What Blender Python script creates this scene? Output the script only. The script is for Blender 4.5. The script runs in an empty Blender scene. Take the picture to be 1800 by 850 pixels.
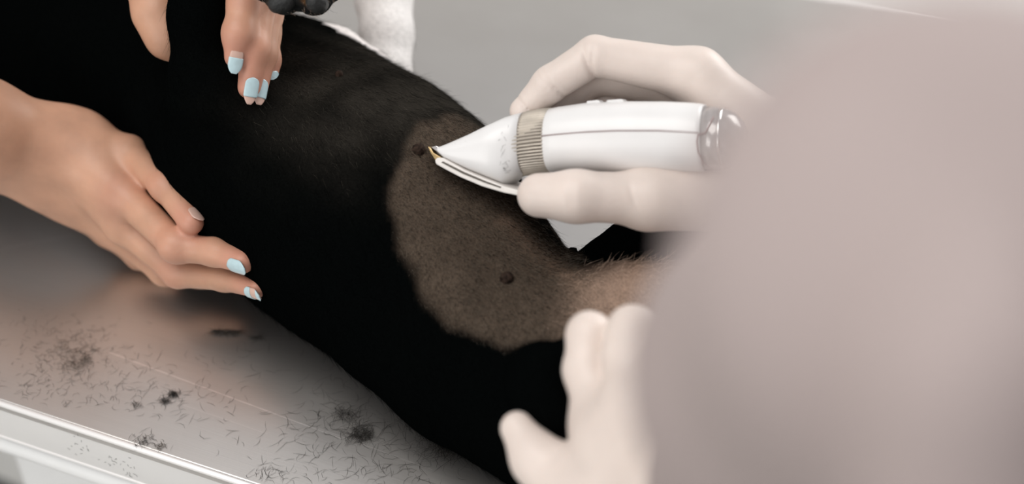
import bpy, bmesh, math, random
import numpy as np
from mathutils import Vector, Matrix
from mathutils import noise as pnoise
from mathutils.bvhtree import BVHTree

random.seed(7)
rng = np.random.default_rng(7)
SC = bpy.context.scene
COL = SC.collection

# ---------------------------------------------------------------- camera
TABLE_Z = 0.90
CAM = np.array([0.0, 0.0, TABLE_Z + 0.67])
PITCH = math.radians(40.0)
FPX = 2500.0                                   # 50 mm lens on a 36 mm sensor, 1800 px wide
FWD = np.array([0.0, math.cos(PITCH), -math.sin(PITCH)])
UP = np.array([0.0, math.sin(PITCH), math.cos(PITCH)])
RIGHT = np.array([1.0, 0.0, 0.0])
cd = bpy.data.cameras.new('camera')
cam = bpy.data.objects.new('camera', cd)
COL.objects.link(cam)
cam.location = CAM
cam.rotation_euler = (math.radians(90) - PITCH, 0, 0)
cd.lens = 50.0
cd.sensor_width = 36.0
cd.clip_start = 0.01
cd.dof.use_dof = True
cd.dof.focus_distance = 0.872
cd.dof.aperture_fstop = 2.8
SC.camera = cam

# ---------------------------------------------------------------- light
w = bpy.data.worlds.new('world')
SC.world = w
w.use_nodes = True
bg = w.node_tree.nodes['Background']
bg.inputs[0].default_value = (0.97, 0.975, 1.0, 1)
bg.inputs[1].default_value = 0.50


def area(name, loc, target, sx, sy, energy, color):
    ld = bpy.data.lights.new(name, 'AREA')
    ld.shape = 'RECTANGLE'
    ld.size, ld.size_y, ld.energy, ld.color = sx, sy, energy, color
    o = bpy.data.objects.new(name, ld)
    COL.objects.link(o)
    o.location = loc
    o.rotation_euler = (Vector(target) - Vector(loc)).to_track_quat('-Z', 'Y').to_euler()
    return o


area('window_daylight', (2.3, 2.6, 2.4), (0.0, 0.7, 0.9), 1.8, 1.6, 74, (1.0, 0.985, 0.96))
area('fill_light_front', (-2.3, -1.6, 1.9), (-0.3, 0.6, 0.85), 1.6, 1.5, 28, (1.0, 0.985, 0.96))  # unseen soft fill, added at front left to brighten the apron
area('ceiling_light', (-0.7, 0.2, 2.9), (-0.2, 0.7, 0.9), 1.6, 1.2, 26, (1.0, 0.97, 0.93))

vs = SC.view_settings
vs.view_transform = 'Standard'
vs.look = 'None'
vs.gamma = 1.0
vs.exposure = 0.0
vs.use_curve_mapping = False


# ---------------------------------------------------------------- pixel -> place helpers
def ray(px, py):
    return RIGHT * ((px - 900) / FPX) + UP * ((425 - py) / FPX) + FWD


def P(px, py, d):
    return CAM + ray(px, py) * d


def Z(px, py, h):
    r = ray(px, py)
    return CAM + r * ((TABLE_Z + h - CAM[2]) / r[2])


def proj(V):
    q = np.asarray(V) - CAM
    d = q @ FWD
    return 900 + FPX * (q @ RIGHT) / d, 425 - FPX * (q @ UP) / d, d


def unit(v):
    v = np.asarray(v, float)
    return v / np.linalg.norm(v)


# ---------------------------------------------------------------- materials
def mat(name, col, rough=0.5, metal=0.0, var=0.0, vscale=40.0, bump=0.0, bscale=200.0, sss=0.0,
        col2=None, spec=0.5, stretch=None, trans=0.0, ssscol=(1.0, 0.35, 0.2)):
    m = bpy.data.materials.new(name)
    m.use_nodes = True
    nt = m.node_tree
    b = nt.nodes['Principled BSDF']
    b.inputs['Base Color'].default_value = (*col, 1)
    b.inputs['Roughness'].default_value = rough
    b.inputs['Metallic'].default_value = metal
    b.inputs['Specular IOR Level'].default_value = spec
    if trans:
        b.inputs['Transmission Weight'].default_value = trans
    if sss:
        b.inputs['Subsurface Weight'].default_value = sss
        b.inputs['Subsurface Radius'].default_value = ssscol
        b.inputs['Subsurface Scale'].default_value = 0.006
    tc = nt.nodes.new('ShaderNodeTexCoord')
    src = tc.outputs['Object']
    if stretch:
        mp = nt.nodes.new('ShaderNodeMapping')
        mp.inputs['Scale'].default_value = stretch
        nt.links.new(src, mp.inputs[0])
        src = mp.outputs[0]
    if var or col2:
        n = nt.nodes.new('ShaderNodeTexNoise')
        n.inputs['Scale'].default_value = vscale
        n.inputs['Detail'].default_value = 5
        nt.links.new(src, n.inputs['Vector'])
        r = nt.nodes.new('ShaderNodeValToRGB')
        r.color_ramp.elements[0].position = 0.35
        r.color_ramp.elements[1].position = 0.65
        c2 = col2 or [min(1, c * (1 + var)) for c in col]
        c1 = col if col2 else [c * (1 - var) for c in col]
        r.color_ramp.elements[0].color = (*c1, 1)
        r.color_ramp.elements[1].color = (*c2, 1)
        nt.links.new(n.outputs['Fac'], r.inputs[0])
        nt.links.new(r.outputs[0], b.inputs['Base Color'])
    if bump:
        n2 = nt.nodes.new('ShaderNodeTexNoise')
        n2.inputs['Scale'].default_value = bscale
        n2.inputs['Detail'].default_value = 4
        nt.links.new(src, n2.inputs['Vector'])
        bp = nt.nodes.new('ShaderNodeBump')
        bp.inputs['Strength'].default_value = bump
        bp.inputs['Distance'].default_value = 0.001
        nt.links.new(n2.outputs['Fac'], bp.inputs['Height'])
        nt.links.new(bp.outputs[0], b.inputs['Normal'])
    return m


M = {}
M['floor'] = mat('floor_tiles_pale', (0.70, 0.69, 0.66), 0.5, var=0.05, vscale=3)
M['wall'] = mat('wall_paint', (0.74, 0.73, 0.71), 0.7, var=0.02, vscale=2)
M['white_paint'] = mat('white_enamel', (0.84, 0.845, 0.84), 0.3, var=0.02, vscale=8)
M['apron'] = mat('apron_steel', (0.74, 0.73, 0.715), 0.42, 0.15, var=0.03, vscale=12)
M['hem'] = mat('hem_steel', (0.90, 0.88, 0.87), 0.4, 0.3)
M['rubber'] = mat('black_rubber', (0.012, 0.013, 0.013), 0.6)
M['chrome'] = mat('chrome', (0.72, 0.70, 0.69), 0.18, 1.0)
M['skin'] = mat('skin', (0.52, 0.285, 0.185), 0.48, var=0.10, vscale=38, bump=0.12, bscale=420, sss=0.15)


def add_flush(m):
    """Rosier knuckles and fingertips where the mesh carries a flush value."""
    nt = m.node_tree
    b = nt.nodes['Principled BSDF']
    src = b.inputs['Base Color'].links[0].from_socket
    at = nt.nodes.new('ShaderNodeAttribute')
    at.attribute_name = 'flush'
    mul = nt.nodes.new('ShaderNodeMath')
    mul.operation = 'MULTIPLY'
    mul.inputs[1].default_value = 0.75
    nt.links.new(at.outputs['Fac'], mul.inputs[0])
    mx = nt.nodes.new('ShaderNodeMix')
    mx.data_type = 'RGBA'
    nt.links.new(mul.outputs[0], mx.inputs[0])
    nt.links.new(src, mx.inputs[6])
    mx.inputs[7].default_value = (0.54, 0.235, 0.17, 1)
    nt.links.new(mx.outputs[2], b.inputs['Base Color'])


add_flush(M['skin'])
M['nail'] = mat('natural_nail', (0.60, 0.40, 0.33), 0.25, var=0.05)
M['polish'] = mat('pale_blue_polish', (0.47, 0.62, 0.66), 0.16, var=0.04, vscale=300)
M['glove'] = mat('latex_glove', (0.70, 0.605, 0.55), 0.46, var=0.035, vscale=45, bump=0.16, bscale=330, sss=0.08, ssscol=(1, .6, .45))
M['scrub'] = mat('pale_pink_cotton', (0.365, 0.303, 0.292), 0.85, var=0.03, vscale=25, bump=0.15, bscale=500)
M['trouser'] = mat('pale_pink_trousers', (0.46, 0.39, 0.375), 0.85, var=0.03, vscale=25)
M['black_cloth'] = mat('black_cotton', (0.006, 0.007, 0.007), 0.9, var=0.2, vscale=20, spec=0.15)
M['hair_brown'] = mat('brown_hair', (0.05, 0.03, 0.02), 0.5, var=0.4, vscale=60, bump=0.4, bscale=300)
M['lip'] = mat('lips', (0.42, 0.16, 0.13), 0.4)
M['eye'] = mat('eyes', (0.05, 0.035, 0.03), 0.15)
M['white_plastic'] = mat('white_plastic', (0.78, 0.772, 0.768), 0.32, var=0.012, vscale=60)
M['plate_plastic'] = mat('cream_plastic', (0.74, 0.70, 0.66), 0.4, var=0.04, vscale=120)
M['band'] = mat('ribbed_band', (0.47, 0.42, 0.36), 0.42, 0.35, var=0.10, vscale=90, stretch=(1, 1, 1))
M['groove'] = mat('groove_dark', (0.10, 0.085, 0.07), 0.7)  # dark brown for the rib grooves, plate slot and blade gap
M['seam'] = mat('seam_line', (0.28, 0.19, 0.19), 0.6)
M['brass'] = mat('brass_blade', (0.42, 0.30, 0.15), 0.28, 0.9, var=0.15, vscale=300)
M['steel'] = mat('cutter_steel', (0.62, 0.58, 0.57), 0.2, 1.0)
M['cap'] = mat('grey_cap', (0.40, 0.385, 0.38), 0.16, 0.35, var=0.14, vscale=240)
M['clip_hair'] = mat('cut_hair', (0.018, 0.015, 0.012), 0.6)
M['clip_hair2'] = mat('cut_hair_brown', (0.055, 0.040, 0.026), 0.6)
M['pad'] = mat('paw_pad', (0.009, 0.010, 0.010), 0.55, var=0.4, vscale=160, bump=0.9, bscale=420)
M['nipple'] = mat('nipple_skin', (0.030, 0.019, 0.014), 0.85, var=0.6, vscale=420, bump=0.8, bscale=900, spec=0.1)


def coat_material():
    m = bpy.data.materials.new('dog_coat')
    m.use_nodes = True
    nt = m.node_tree
    b = nt.nodes['Principled BSDF']
    at = nt.nodes.new('ShaderNodeAttribute')
    at.attribute_name = 'coat'
    tc = nt.nodes.new('ShaderNodeTexCoord')
    n = nt.nodes.new('ShaderNodeTexNoise')
    n.inputs['Scale'].default_value = 900
    n.inputs['Detail'].default_value = 3
    nt.links.new(tc.outputs['Object'], n.inputs['Vector'])
    mr = nt.nodes.new('ShaderNodeMapRange')
    mr.inputs[1].default_value = 0.3
    mr.inputs[2].default_value = 0.7
    mr.inputs[3].default_value = 0.75
    mr.inputs[4].default_value = 1.25
    nt.links.new(n.outputs['Fac'], mr.inputs[0])
    mx = nt.nodes.new('ShaderNodeVectorMath')
    mx.operation = 'SCALE'
    nt.links.new(at.outputs['Color'], mx.inputs[0])
    nt.links.new(mr.outputs[0], mx.inputs['Scale'])
    nt.links.new(mx.outputs[0], b.inputs['Base Color'])
    b.inputs['Roughness'].default_value = 0.75
    b.inputs['Specular IOR Level'].default_value = 0.0
    bp = nt.nodes.new('ShaderNodeBump')
    bp.inputs['Strength'].default_value = 0.35
    bp.inputs['Distance'].default_value = 0.0015
    nt.links.new(n.outputs['Fac'], bp.inputs['Height'])
    nt.links.new(bp.outputs[0], b.inputs['Normal'])
    return m


M['coat'] = coat_material()


# ---------------------------------------------------------------- mesh helpers
def mesh_np(name, V, F):
    V = np.asarray(V, np.float32)
    F = np.asarray(F, np.int32)
    me = bpy.data.meshes.new(name)
    k = F.shape[1]
    me.vertices.add(len(V))
    me.vertices.foreach_set('co', V.ravel())
    me.loops.add(F.size)
    me.loops.foreach_set('vertex_index', F.ravel())
    me.polygons.add(len(F))
    me.polygons.foreach_set('loop_start', np.arange(0, F.size, k, dtype=np.int32))
    me.polygons.foreach_set('loop_total', np.full(len(F), k, np.int32))
    me.polygons.foreach_set('use_smooth', np.ones(len(F), bool))
    me.update(calc_edges=True)
    me.validate()
    return me


def obj(name, me, m=None, parent=None, base=(0, 0, 0), label=None):
    """Link one mesh; vertices are world coordinates, moved to sit relative to base."""
    if not isinstance(me, bpy.types.Mesh):
        V, F = me
        k = len(F[0])
        if all(len(f) == k for f in F):
            me = mesh_np(name, V, F)
        else:
            me2 = bpy.data.meshes.new(name)
            me2.from_pydata([tuple(map(float, v)) for v in V], [], [tuple(int(i) for i in f) for f in F])
            me = me2
    b = Vector(parent.get('_base', (0, 0, 0))) if parent else Vector(base)
    me.transform(Matrix.Translation(-b))
    o = bpy.data.objects.new(name, me)
    COL.objects.link(o)
    if m:
        me.materials.append(m)
    if parent:
        o.parent = parent
        o['_base'] = tuple(b)
    else:
        o.location = b
        o['_base'] = tuple(b)
    if label:
        o['label'] = label
    return o


def flat(o):
    for p in o.data.polygons:
        p.use_smooth = False
    return o


def thing(name, label, cat, base, group=None):
    o = bpy.data.objects.new(name, None)
    COL.objects.link(o)
    o.empty_display_size = 0.05
    o.location = base
    o['_base'] = tuple(float(x) for x in base)
    o['label'] = label
    o['category'] = cat
    if group:
        o['group'] = group
    return o


def tag(o, label, cat, group=None, kind=None):
    o['label'] = label
    o['category'] = cat
    if group:
        o['group'] = group
    if kind:
        o['kind'] = kind
    return o


def bevel_box(V8, bev, seg=3):
    """Hexahedron from 8 corners (bottom 4 ccw, top 4 ccw), bevelled."""
    bm = bmesh.new()
    vv = [bm.verts.new(tuple(v)) for v in V8]
    for f in ((3, 2, 1, 0), (4, 5, 6, 7), (0, 1, 5, 4), (1, 2, 6, 5), (2, 3, 7, 6), (3, 0, 4, 7)):
        bm.faces.new([vv[i] for i in f])
    bmesh.ops.recalc_face_normals(bm, faces=bm.faces)
    if bev:
        bmesh.ops.bevel(bm, geom=list(bm.edges), offset=bev, segments=seg, profile=0.5, affect='EDGES')
    me = bpy.data.meshes.new('m')
    bm.to_mesh(me)
    bm.free()
    for p in me.polygons:
        p.use_smooth = True
    return me


def tube(points, radii, n=10, cap=True):
    pts = [np.asarray(p, float) for p in points]
    if np.isscalar(radii):
        radii = [radii] * len(pts)
    V, F = [], []
    ref = None
    for i, p in enumerate(pts):
        t = unit(pts[min(i + 1, len(pts) - 1)] - pts[max(i - 1, 0)])
        if ref is None:
            ref = np.cross(t, [0, 0, 1.0])
            if np.linalg.norm(ref) < 1e-3:
                ref = np.cross(t, [0, 1.0, 0])
        ref = unit(ref - t * (ref @ t))
        b = np.cross(t, ref)
        for k in range(n):
            a = 2 * math.pi * k / n
            V.append(p + radii[i] * (math.cos(a) * ref + math.sin(a) * b))
    for i in range(len(pts) - 1):
        for k in range(n):
            k2 = (k + 1) % n
            F.append((i * n + k, i * n + k2, (i + 1) * n + k2, (i + 1) * n + k))
    if cap:
        F.append(tuple(range(n))[::-1])
        F.append(tuple((len(pts) - 1) * n + k for k in range(n)))
    me = bpy.data.meshes.new('t')
    me.from_pydata([tuple(v) for v in V], [], F)
    for p in me.polygons:
        p.use_smooth = True
    return me


# ---------------------------------------------------------------- signed distance modelling
def smin(a, b, k):
    if k <= 0:
        return np.minimum(a, b)
    h = np.maximum(k - np.abs(a - b), 0) / k
    return np.minimum(a, b) - h * h * k * 0.25


def cone(a, b, ra, rb, fl=None):
    """Tapered capsule; fl=(direction, factor) thins it along a direction."""
    a = np.asarray(a, np.float32)
    b = np.asarray(b, np.float32)

    def f(Q):
        q = Q - a
        ba = b - a
        if fl is not None:
            n = unit(fl[0]).astype(np.float32)
            q = q + np.outer(q @ n, n) * (fl[1] - 1)
            ba = ba + n * float(ba @ n) * (fl[1] - 1)
        t = np.clip(q @ ba / max(float(ba @ ba), 1e-9), 0, 1)
        d = np.linalg.norm(q - t[:, None] * ba, axis=1) - (ra + (rb - ra) * t)
        return d / (fl[1] if fl else 1)
    f.lo = np.minimum(a - ra, b - rb)
    f.hi = np.maximum(a + ra, b + rb)
    return f


def union(fs, k):
    def f(Q):
        d = fs[0](Q)
        for g in fs[1:]:
            d = smin(d, g(Q), k)
        return d
    f.lo = np.min([g.lo for g in fs], axis=0)
    f.hi = np.max([g.hi for g in fs], axis=0)
    return f


def chain(pts, rad, k=0.004, fl=None):
    return union([cone(pts[i], pts[i + 1], rad[i], rad[i + 1], fl) for i in range(len(pts) - 1)], k)


def ball(c, r, fl=None):
    return cone(c, np.asarray(c) + 1e-4, r, r, fl)


def sdf_mesh(f, h, pad=0.004, B=4, lo=None, hi=None):
    lo = np.asarray(f.lo if lo is None else lo, float) - pad - h * B
    hi = np.asarray(f.hi if hi is None else hi, float) + pad + h * B
    nb = np.ceil((hi - lo) / (h * B)).astype(int)
    gx, gy, gz = np.meshgrid(*[np.arange(n) for n in nb], indexing='ij')
    C = np.stack([gx, gy, gz], -1).reshape(-1, 3)
    cc = (lo + (C * B + (B - 1) / 2) * h).astype(np.float32)
    fc = np.empty(len(cc), np.float32)
    for i in range(0, len(cc), 400000):
        fc[i:i + 400000] = f(cc[i:i + 400000])
    act = np.abs(fc) < h * B * 1.9
    G = np.repeat(np.repeat(np.repeat(fc.reshape(nb), B, 0), B, 1), B, 2).astype(np.float32)
    off = np.stack(np.meshgrid(*[np.arange(B)] * 3, indexing='ij'), -1).reshape(-1, 3)
    ca = C[act]
    idx = (ca[:, None, :] * B + off[None]).reshape(-1, 3)
    for i in range(0, len(idx), 400000):
        ii = idx[i:i + 400000]
        G[ii[:, 0], ii[:, 1], ii[:, 2]] = f((lo + ii * h).astype(np.float32))
    S = G < 0
    s8 = [S[i:S.shape[0] - 1 + i, j:S.shape[1] - 1 + j, k:S.shape[2] - 1 + k]
          for i in (0, 1) for j in (0, 1) for k in (0, 1)]
    anyv = s8[0].copy()
    allv = s8[0].copy()
    for s in s8[1:]:
        anyv |= s
        allv &= s
    act = anyv & ~allv
    cells = np.argwhere(act)
    ID = np.full(act.shape, -1, np.int32)
    ID[act] = np.arange(len(cells))
    acc = np.zeros((len(cells), 3))
    cnt = np.zeros(len(cells))
    cor = [(i, j, k) for i in (0, 1) for j in (0, 1) for k in (0, 1)]
    for a in cor:
        for ax in range(3):
            if a[ax] == 0:
                b = list(a)
                b[ax] = 1
                va = G[cells[:, 0] + a[0], cells[:, 1] + a[1], cells[:, 2] + a[2]]
                vb = G[cells[:, 0] + b[0], cells[:, 1] + b[1], cells[:, 2] + b[2]]
                c = (va < 0) != (vb < 0)
                t = np.where(c, va / np.where(va == vb, 1, va - vb), 0)
                p = np.array(a, float)[None] + t[:, None] * (np.array(b) - np.array(a))[None]
                acc += np.where(c[:, None], p, 0)
                cnt += c
    V = lo + (cells + acc / np.maximum(cnt, 1)[:, None]) * h
    F = []
    for ax in range(3):
        sl0 = [slice(None)] * 3
        sl1 = [slice(None)] * 3
        sl0[ax] = slice(0, -1)
        sl1[ax] = slice(1, None)
        e = np.argwhere(S[tuple(sl0)] != S[tuple(sl1)])
        u, v = (ax + 1) % 3, (ax + 2) % 3
        ok = (e[:, u] > 0) & (e[:, v] > 0) & (e[:, u] < act.shape[u]) & (e[:, v] < act.shape[v]) & (e[:, ax] < act.shape[ax])
        e = e[ok]
        q = []
        for du, dv in ((-1, -1), (0, -1), (0, 0), (-1, 0)):
            c = e.copy()
            c[:, u] += du
            c[:, v] += dv
            q.append(ID[c[:, 0], c[:, 1], c[:, 2]])
        q = np.stack(q, 1)
        inside = S[e[:, 0], e[:, 1], e[:, 2]]
        q[~inside] = q[~inside][:, ::-1]
        F.append(q[(q >= 0).all(1)])
    return V, np.concatenate(F)


def relax(vf, it=2, lam=0.5):
    """A few rounds of Laplacian smoothing."""
    V, F = vf
    E = np.concatenate([F[:, [0, 1]], F[:, [1, 2]], F[:, [2, 3]], F[:, [3, 0]]])
    E = np.concatenate([E, E[:, ::-1]])
    deg = np.bincount(E[:, 0], minlength=len(V)).astype(float)
    V = V.copy()
    for _ in range(it):
        for l_ in (lam, -lam * 1.04):
            S_ = np.stack([np.bincount(E[:, 0], weights=V[E[:, 1], a], minlength=len(V)) for a in range(3)], 1)
            V = V + l_ * (S_ / np.maximum(deg, 1)[:, None] - V)
    return V, F


def join_meshes(parts):
    V, F, o = [], [], 0
    for v, f in parts:
        V.append(np.asarray(v))
        F.append(np.asarray(f) + o)
        o += len(v)
    return np.concatenate(V), np.concatenate(F)


# ---------------------------------------------------------------- the room
def struct(name, me, m):
    o = obj(name, me, m)
    o['kind'] = 'structure'
    return flat(o)


def quad_box(x0, x1, y0, y1, z0, z1):
    return bevel_box([(x0, y0, z0), (x1, y0, z0), (x1, y1, z0), (x0, y1, z0),
                      (x0, y0, z1), (x1, y0, z1), (x1, y1, z1), (x0, y1, z1)], 0)


struct('floor', quad_box(-3.2, 3.4, -2.4, 4.4, -0.05, 0.0), M['floor'])
struct('wall_back', quad_box(-3.2, 3.4, 4.4, 4.5, 0.0, 2.9), M['wall'])
struct('wall_left', quad_box(-3.3, -3.2, -2.4, 4.5, 0.0, 2.9), M['wall'])
struct('baseboard_back', quad_box(-3.2, 3.4, 4.385, 4.4, 0.0, 0.09), M['white_paint'])
struct('baseboard_left', quad_box(-3.2, -3.185, -2.4, 4.385, 0.0, 0.09), M['white_paint'])

# ---------------------------------------------------------------- examination table
E0 = Z(0, 705, 0.0)
E1 = Z(440, 850, 0.0)
ES = unit(E1 - E0)
EP = np.array([-ES[1], ES[0], 0.0])
S0, S1, PW = -0.50, 0.85, 0.70


def W(s, p, z):
    """Table frame: s along the near edge, p across the table, z height above the floor."""
    return E0 * np.array([1, 1, 0]) + ES * s + EP * p + np.array([0, 0, z])


def tbox(s0, s1, p0, p1, z0, z1, bev, seg=3):
    return bevel_box([W(s0, p0, z0), W(s1, p0, z0), W(s1, p1, z0), W(s0, p1, z0),
                      W(s0, p0, z1), W(s1, p0, z1), W(s1, p1, z1), W(s0, p1, z1)], bev, seg)


def steel_top_material():
    m = bpy.data.materials.new('brushed_steel')
    m.use_nodes = True
    nt = m.node_tree
    L = nt.links.new
    b = nt.nodes['Principled BSDF']
    b.inputs['Metallic'].default_value = 0.96
    tc = nt.nodes.new('ShaderNodeTexCoord')
    rot = nt.nodes.new('ShaderNodeMapping')
    rot.vector_type = 'TEXTURE'
    base = W(0, 0, TABLE_Z)
    rot.inputs['Location'].default_value = tuple(base)
    rot.inputs['Rotation'].default_value = (0, 0, math.atan2(ES[1], ES[0]))
    geo = nt.nodes.new('ShaderNodeNewGeometry')
    L(geo.outputs['Position'], rot.inputs[0])
    st = nt.nodes.new('ShaderNodeMapping')
    st.inputs['Scale'].default_value = (6, 900, 6)
    L(rot.outputs[0], st.inputs[0])
    n1 = nt.nodes.new('ShaderNodeTexNoise')
    n1.inputs['Scale'].default_value = 1.0
    n1.inputs['Detail'].default_value = 4
    L(st.outputs[0], n1.inputs['Vector'])
    n2 = nt.nodes.new('ShaderNodeTexNoise')
    n2.inputs['Scale'].default_value = 9.0
    n2.inputs['Detail'].default_value = 6
    L(rot.outputs[0], n2.inputs['Vector'])
    ramp = nt.nodes.new('ShaderNodeValToRGB')
    ramp.color_ramp.elements[0].position = 0.3
    ramp.color_ramp.elements[1].position = 0.7
    ramp.color_ramp.elements[0].color = (0.63, 0.60, 0.575, 1)
    ramp.color_ramp.elements[1].color = (0.71, 0.685, 0.66, 1)
    mixn = nt.nodes.new('ShaderNodeMix')
    mixn.inputs[0].default_value = 0.35
    L(n2.outputs['Fac'], mixn.inputs[2])
    L(n1.outputs['Fac'], mixn.inputs[3])
    L(mixn.outputs[0], ramp.inputs[0])
    # long scratches and one broad faint pale streak, each a line p = a*s + c between s0 and s1
    sep = nt.nodes.new('ShaderNodeSeparateXYZ')
    L(rot.outputs[0], sep.inputs[0])
    wob = nt.nodes.new('ShaderNodeTexNoise')
    wob.inputs['Scale'].default_value = 130
    L(rot.outputs[0], wob.inputs['Vector'])

    def math_(op, a, bb=None):
        x = nt.nodes.new('ShaderNodeMath')
        x.operation = op
        for i, v in enumerate((a, bb)):
            if v is None:
                continue
            if isinstance(v, (int, float)):
                x.inputs[i].default_value = v
            else:
                L(v, x.inputs[i])
        return x.outputs[0]
    tot = None
    for (pa, pb, wid, amt) in (((190, 618), (600, 770), 0.00042, 0.9), ((560, 752), (760, 825), 0.0003, 0.55),
                               ((290, 700), (470, 762), 0.0004, 0.22), ((0, 437), (175, 404), 0.0028, 0.16)):
        A = Z(*pa, 0) - base
        Bq = Z(*pb, 0) - base
        sa, pa_, sb, pb_ = A @ ES, A @ EP, Bq @ ES, Bq @ EP
        a = (pb_ - pa_) / (sb - sa)
        c = pa_ - a * sa
        line = math_('ADD', math_('MULTIPLY', sep.outputs[0], a), c)
        dist = math_('ABSOLUTE', math_('SUBTRACT', sep.outputs[1], line))
        near = math_('LESS_THAN', dist, math_('MULTIPLY', wob.outputs['Fac'], wid * 2))
        rng_ = math_('MULTIPLY', math_('GREATER_THAN', sep.outputs[0], min(sa, sb)), math_('LESS_THAN', sep.outputs[0], max(sa, sb)))
        k = math_('MULTIPLY', math_('MULTIPLY', near, rng_), amt)
        tot = k if tot is None else math_('ADD', tot, k)
    mx = nt.nodes.new('ShaderNodeMix')
    mx.data_type = 'RGBA'
    L(tot, mx.inputs[0])
    L(ramp.outputs[0], mx.inputs[6])
    mx.inputs[7].default_value = (0.9, 0.86, 0.84, 1)
    L(mx.outputs[2], b.inputs['Base Color'])
    mr = nt.nodes.new('ShaderNodeMapRange')
    mr.inputs[3].default_value = 0.31
    mr.inputs[4].default_value = 0.39
    L(n2.outputs['Fac'], mr.inputs[0])
    L(mr.outputs[0], b.inputs['Roughness'])
    bp = nt.nodes.new('ShaderNodeBump')
    bp.inputs['Strength'].default_value = 0.06
    bp.inputs['Distance'].default_value = 0.0005
    L(n1.outputs['Fac'], bp.inputs['Height'])
    L(bp.outputs[0], b.inputs['Normal'])
    return m


M['steel_top'] = steel_top_material()
tab = thing('exam_table', 'brushed stainless steel examination table with white frame under the dog', 'table', W(0.15, 0.35, 0))
obj('table_top', tbox(S0, S1, 0.001, PW - 0.001, TABLE_Z - 0.012, TABLE_Z, 0.0015), M['steel_top'], tab)
hemr = 0.0022
for (a, b) in (((S0, 0), (S1, 0)), ((S0, PW), (S1, PW)), ((S0, 0), (S0, PW)), ((S1, 0), (S1, PW))):
    obj('hem', tube([W(*a, TABLE_Z - hemr + 0.0006), W(*b, TABLE_Z - hemr + 0.0006)], hemr, 12), M['hem'], tab)
for (s0, s1, p0, p1) in ((S0 + .004, S1 - .004, .001, .005), (S0 + .004, S1 - .004, PW - .005, PW - .001),
                         (S0 + .001, S0 + .005, .004, PW - .004), (S1 - .005, S1 - .001, .004, PW - .004)):
    obj('apron', tbox(s0, s1, p0, p1, TABLE_Z - 0.039, TABLE_Z - 0.004, 0.001), M['apron'], tab)
obj('apron_lip', tube([W(S0, .002, TABLE_Z - .0385), W(S1, .002, TABLE_Z - .0385)], 0.0018, 8), M['hem'], tab)
rr = 0.011
for (a, b) in (((S0 + .01, .012), (S1 - .01, .012)), ((S0 + .01, PW - .012), (S1 - .01, PW - .012)),
               ((S0 + .012, .012), (S0 + .012, PW - .012)), ((S1 - .012, .012), (S1 - .012, PW - .012))):
    obj('rail', tube([W(*a, TABLE_Z - .053), W(*b, TABLE_Z - .053)], rr, 16), M['white_paint'], tab)
obj('pedestal', tbox(-0.115, 0.45, 0.09, 0.55, 0.10, TABLE_Z - 0.045, 0.01), M['white_paint'], tab)
obj('pedestal_base', tbox(-0.14, 0.60, 0.07, 0.58, 0.03, 0.10, 0.012), M['white_paint'], tab)
for s in (-0.09, 0.54):
    for p in (0.17, 0.53):
        obj('foot', tube([W(s, p, 0.0), W(s, p, 0.012), W(s, p, 0.035)], [0.026, 0.028, 0.016], 20), M['rubber'], tab)

# ---------------------------------------------------------------- the dog
def body_ball(px, py, rpx):
    r = ray(px, py)
    d = 0.67 / (-r[2] + rpx / FPX)
    return CAM + r * d, rpx * d / FPX


SP = [(-60, -10, 150), (60, 55, 165), (260, 130, 180), (480, 248, 205), (590, 333, 223), (690, 403, 222),
      (780, 508, 194), (872, 610, 175), (1030, 715, 168), (1160, 770, 130)]
pts, rad = zip(*[body_ball(*s) for s in SP])
pts = list(pts)
rad = list(rad)
trunk = chain(pts, rad, 0.03)
AX = unit(pts[7] - pts[3])                      # head-to-tail direction
# head, off to the left
hc = pts[0] + np.array([-0.10, 0.03, -0.01])
head = union([cone(pts[0], hc, 0.055, 0.058), cone(hc, hc + np.array([-0.12, -0.015, -0.025]), 0.045, 0.024),
              cone(hc + np.array([0.0, 0.045, 0.02]), hc + np.array([0.05, 0.11, -0.03]), 0.022, 0.010),
              cone(hc + np.array([0.0, -0.045, 0.0]), hc + np.array([0.05, -0.085, -0.045]), 0.022, 0.010)], 0.02)
foreleg = chain([P(410, 290, .945), P(374, 165, .890), P(349, 30, .872), P(346, -90, .868), P(352, -190, .862),
                 P(430, -205, .848), P(495, -120, .842), P(515, -60, .842)],
                [0.050, 0.0265, 0.0168, 0.0155, 0.0155, 0.0135, 0.016, 0.0195], 0.012)
toes = [cone(P(505, -75, .842), P(498, -11, .838), .010, .0118), cone(P(535, -75, .842), P(553, -9, .838), .010, .0118),
        cone(P(490, -80, .846), P(468, -24, .846), .008, .0098), cone(P(560, -80, .846), P(578, -24, .846), .008, .0095)]
paw = union(toes, 0.0015)
whiteleg = chain([P(600, 150, 1.03), P(682, 128, 1.03), P(679, 60, 1.04), P(674, -5, 1.05), P(680, -120, 1.06), P(700, -220, 1.07)],
                 [0.024, 0.0165, 0.0190, 0.0195, 0.021, 0.024], 0.008)
whitechest = chain([P(440, 104, .985), P(515, 84, .985), P(590, 97, .985), P(650, 118, .985)], [0.016, 0.0185, 0.017, 0.014], 0.01)
hind_near = chain([P(1110, 720, .80), P(1020, 690, .760), P(957, 672, .735), P(966, 734, .715), P(1080, 805, .72), P(1180, 800, .73)],
                  [0.05, 0.028, 0.0185, 0.0152, 0.014, 0.014], 0.010)
hind_far = chain([P(1064, 462, .885), P(1122, 450, .885), P(1220, 420, .88), P(1330, 330, .87)], [0.0165, 0.0225, 0.038, 0.026], 0.01)
groin = chain([P(1010, 540, .865), P(1090, 552, .835), P(1180, 560, .83)], [0.026, 0.027, 0.034], 0.02)
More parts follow.
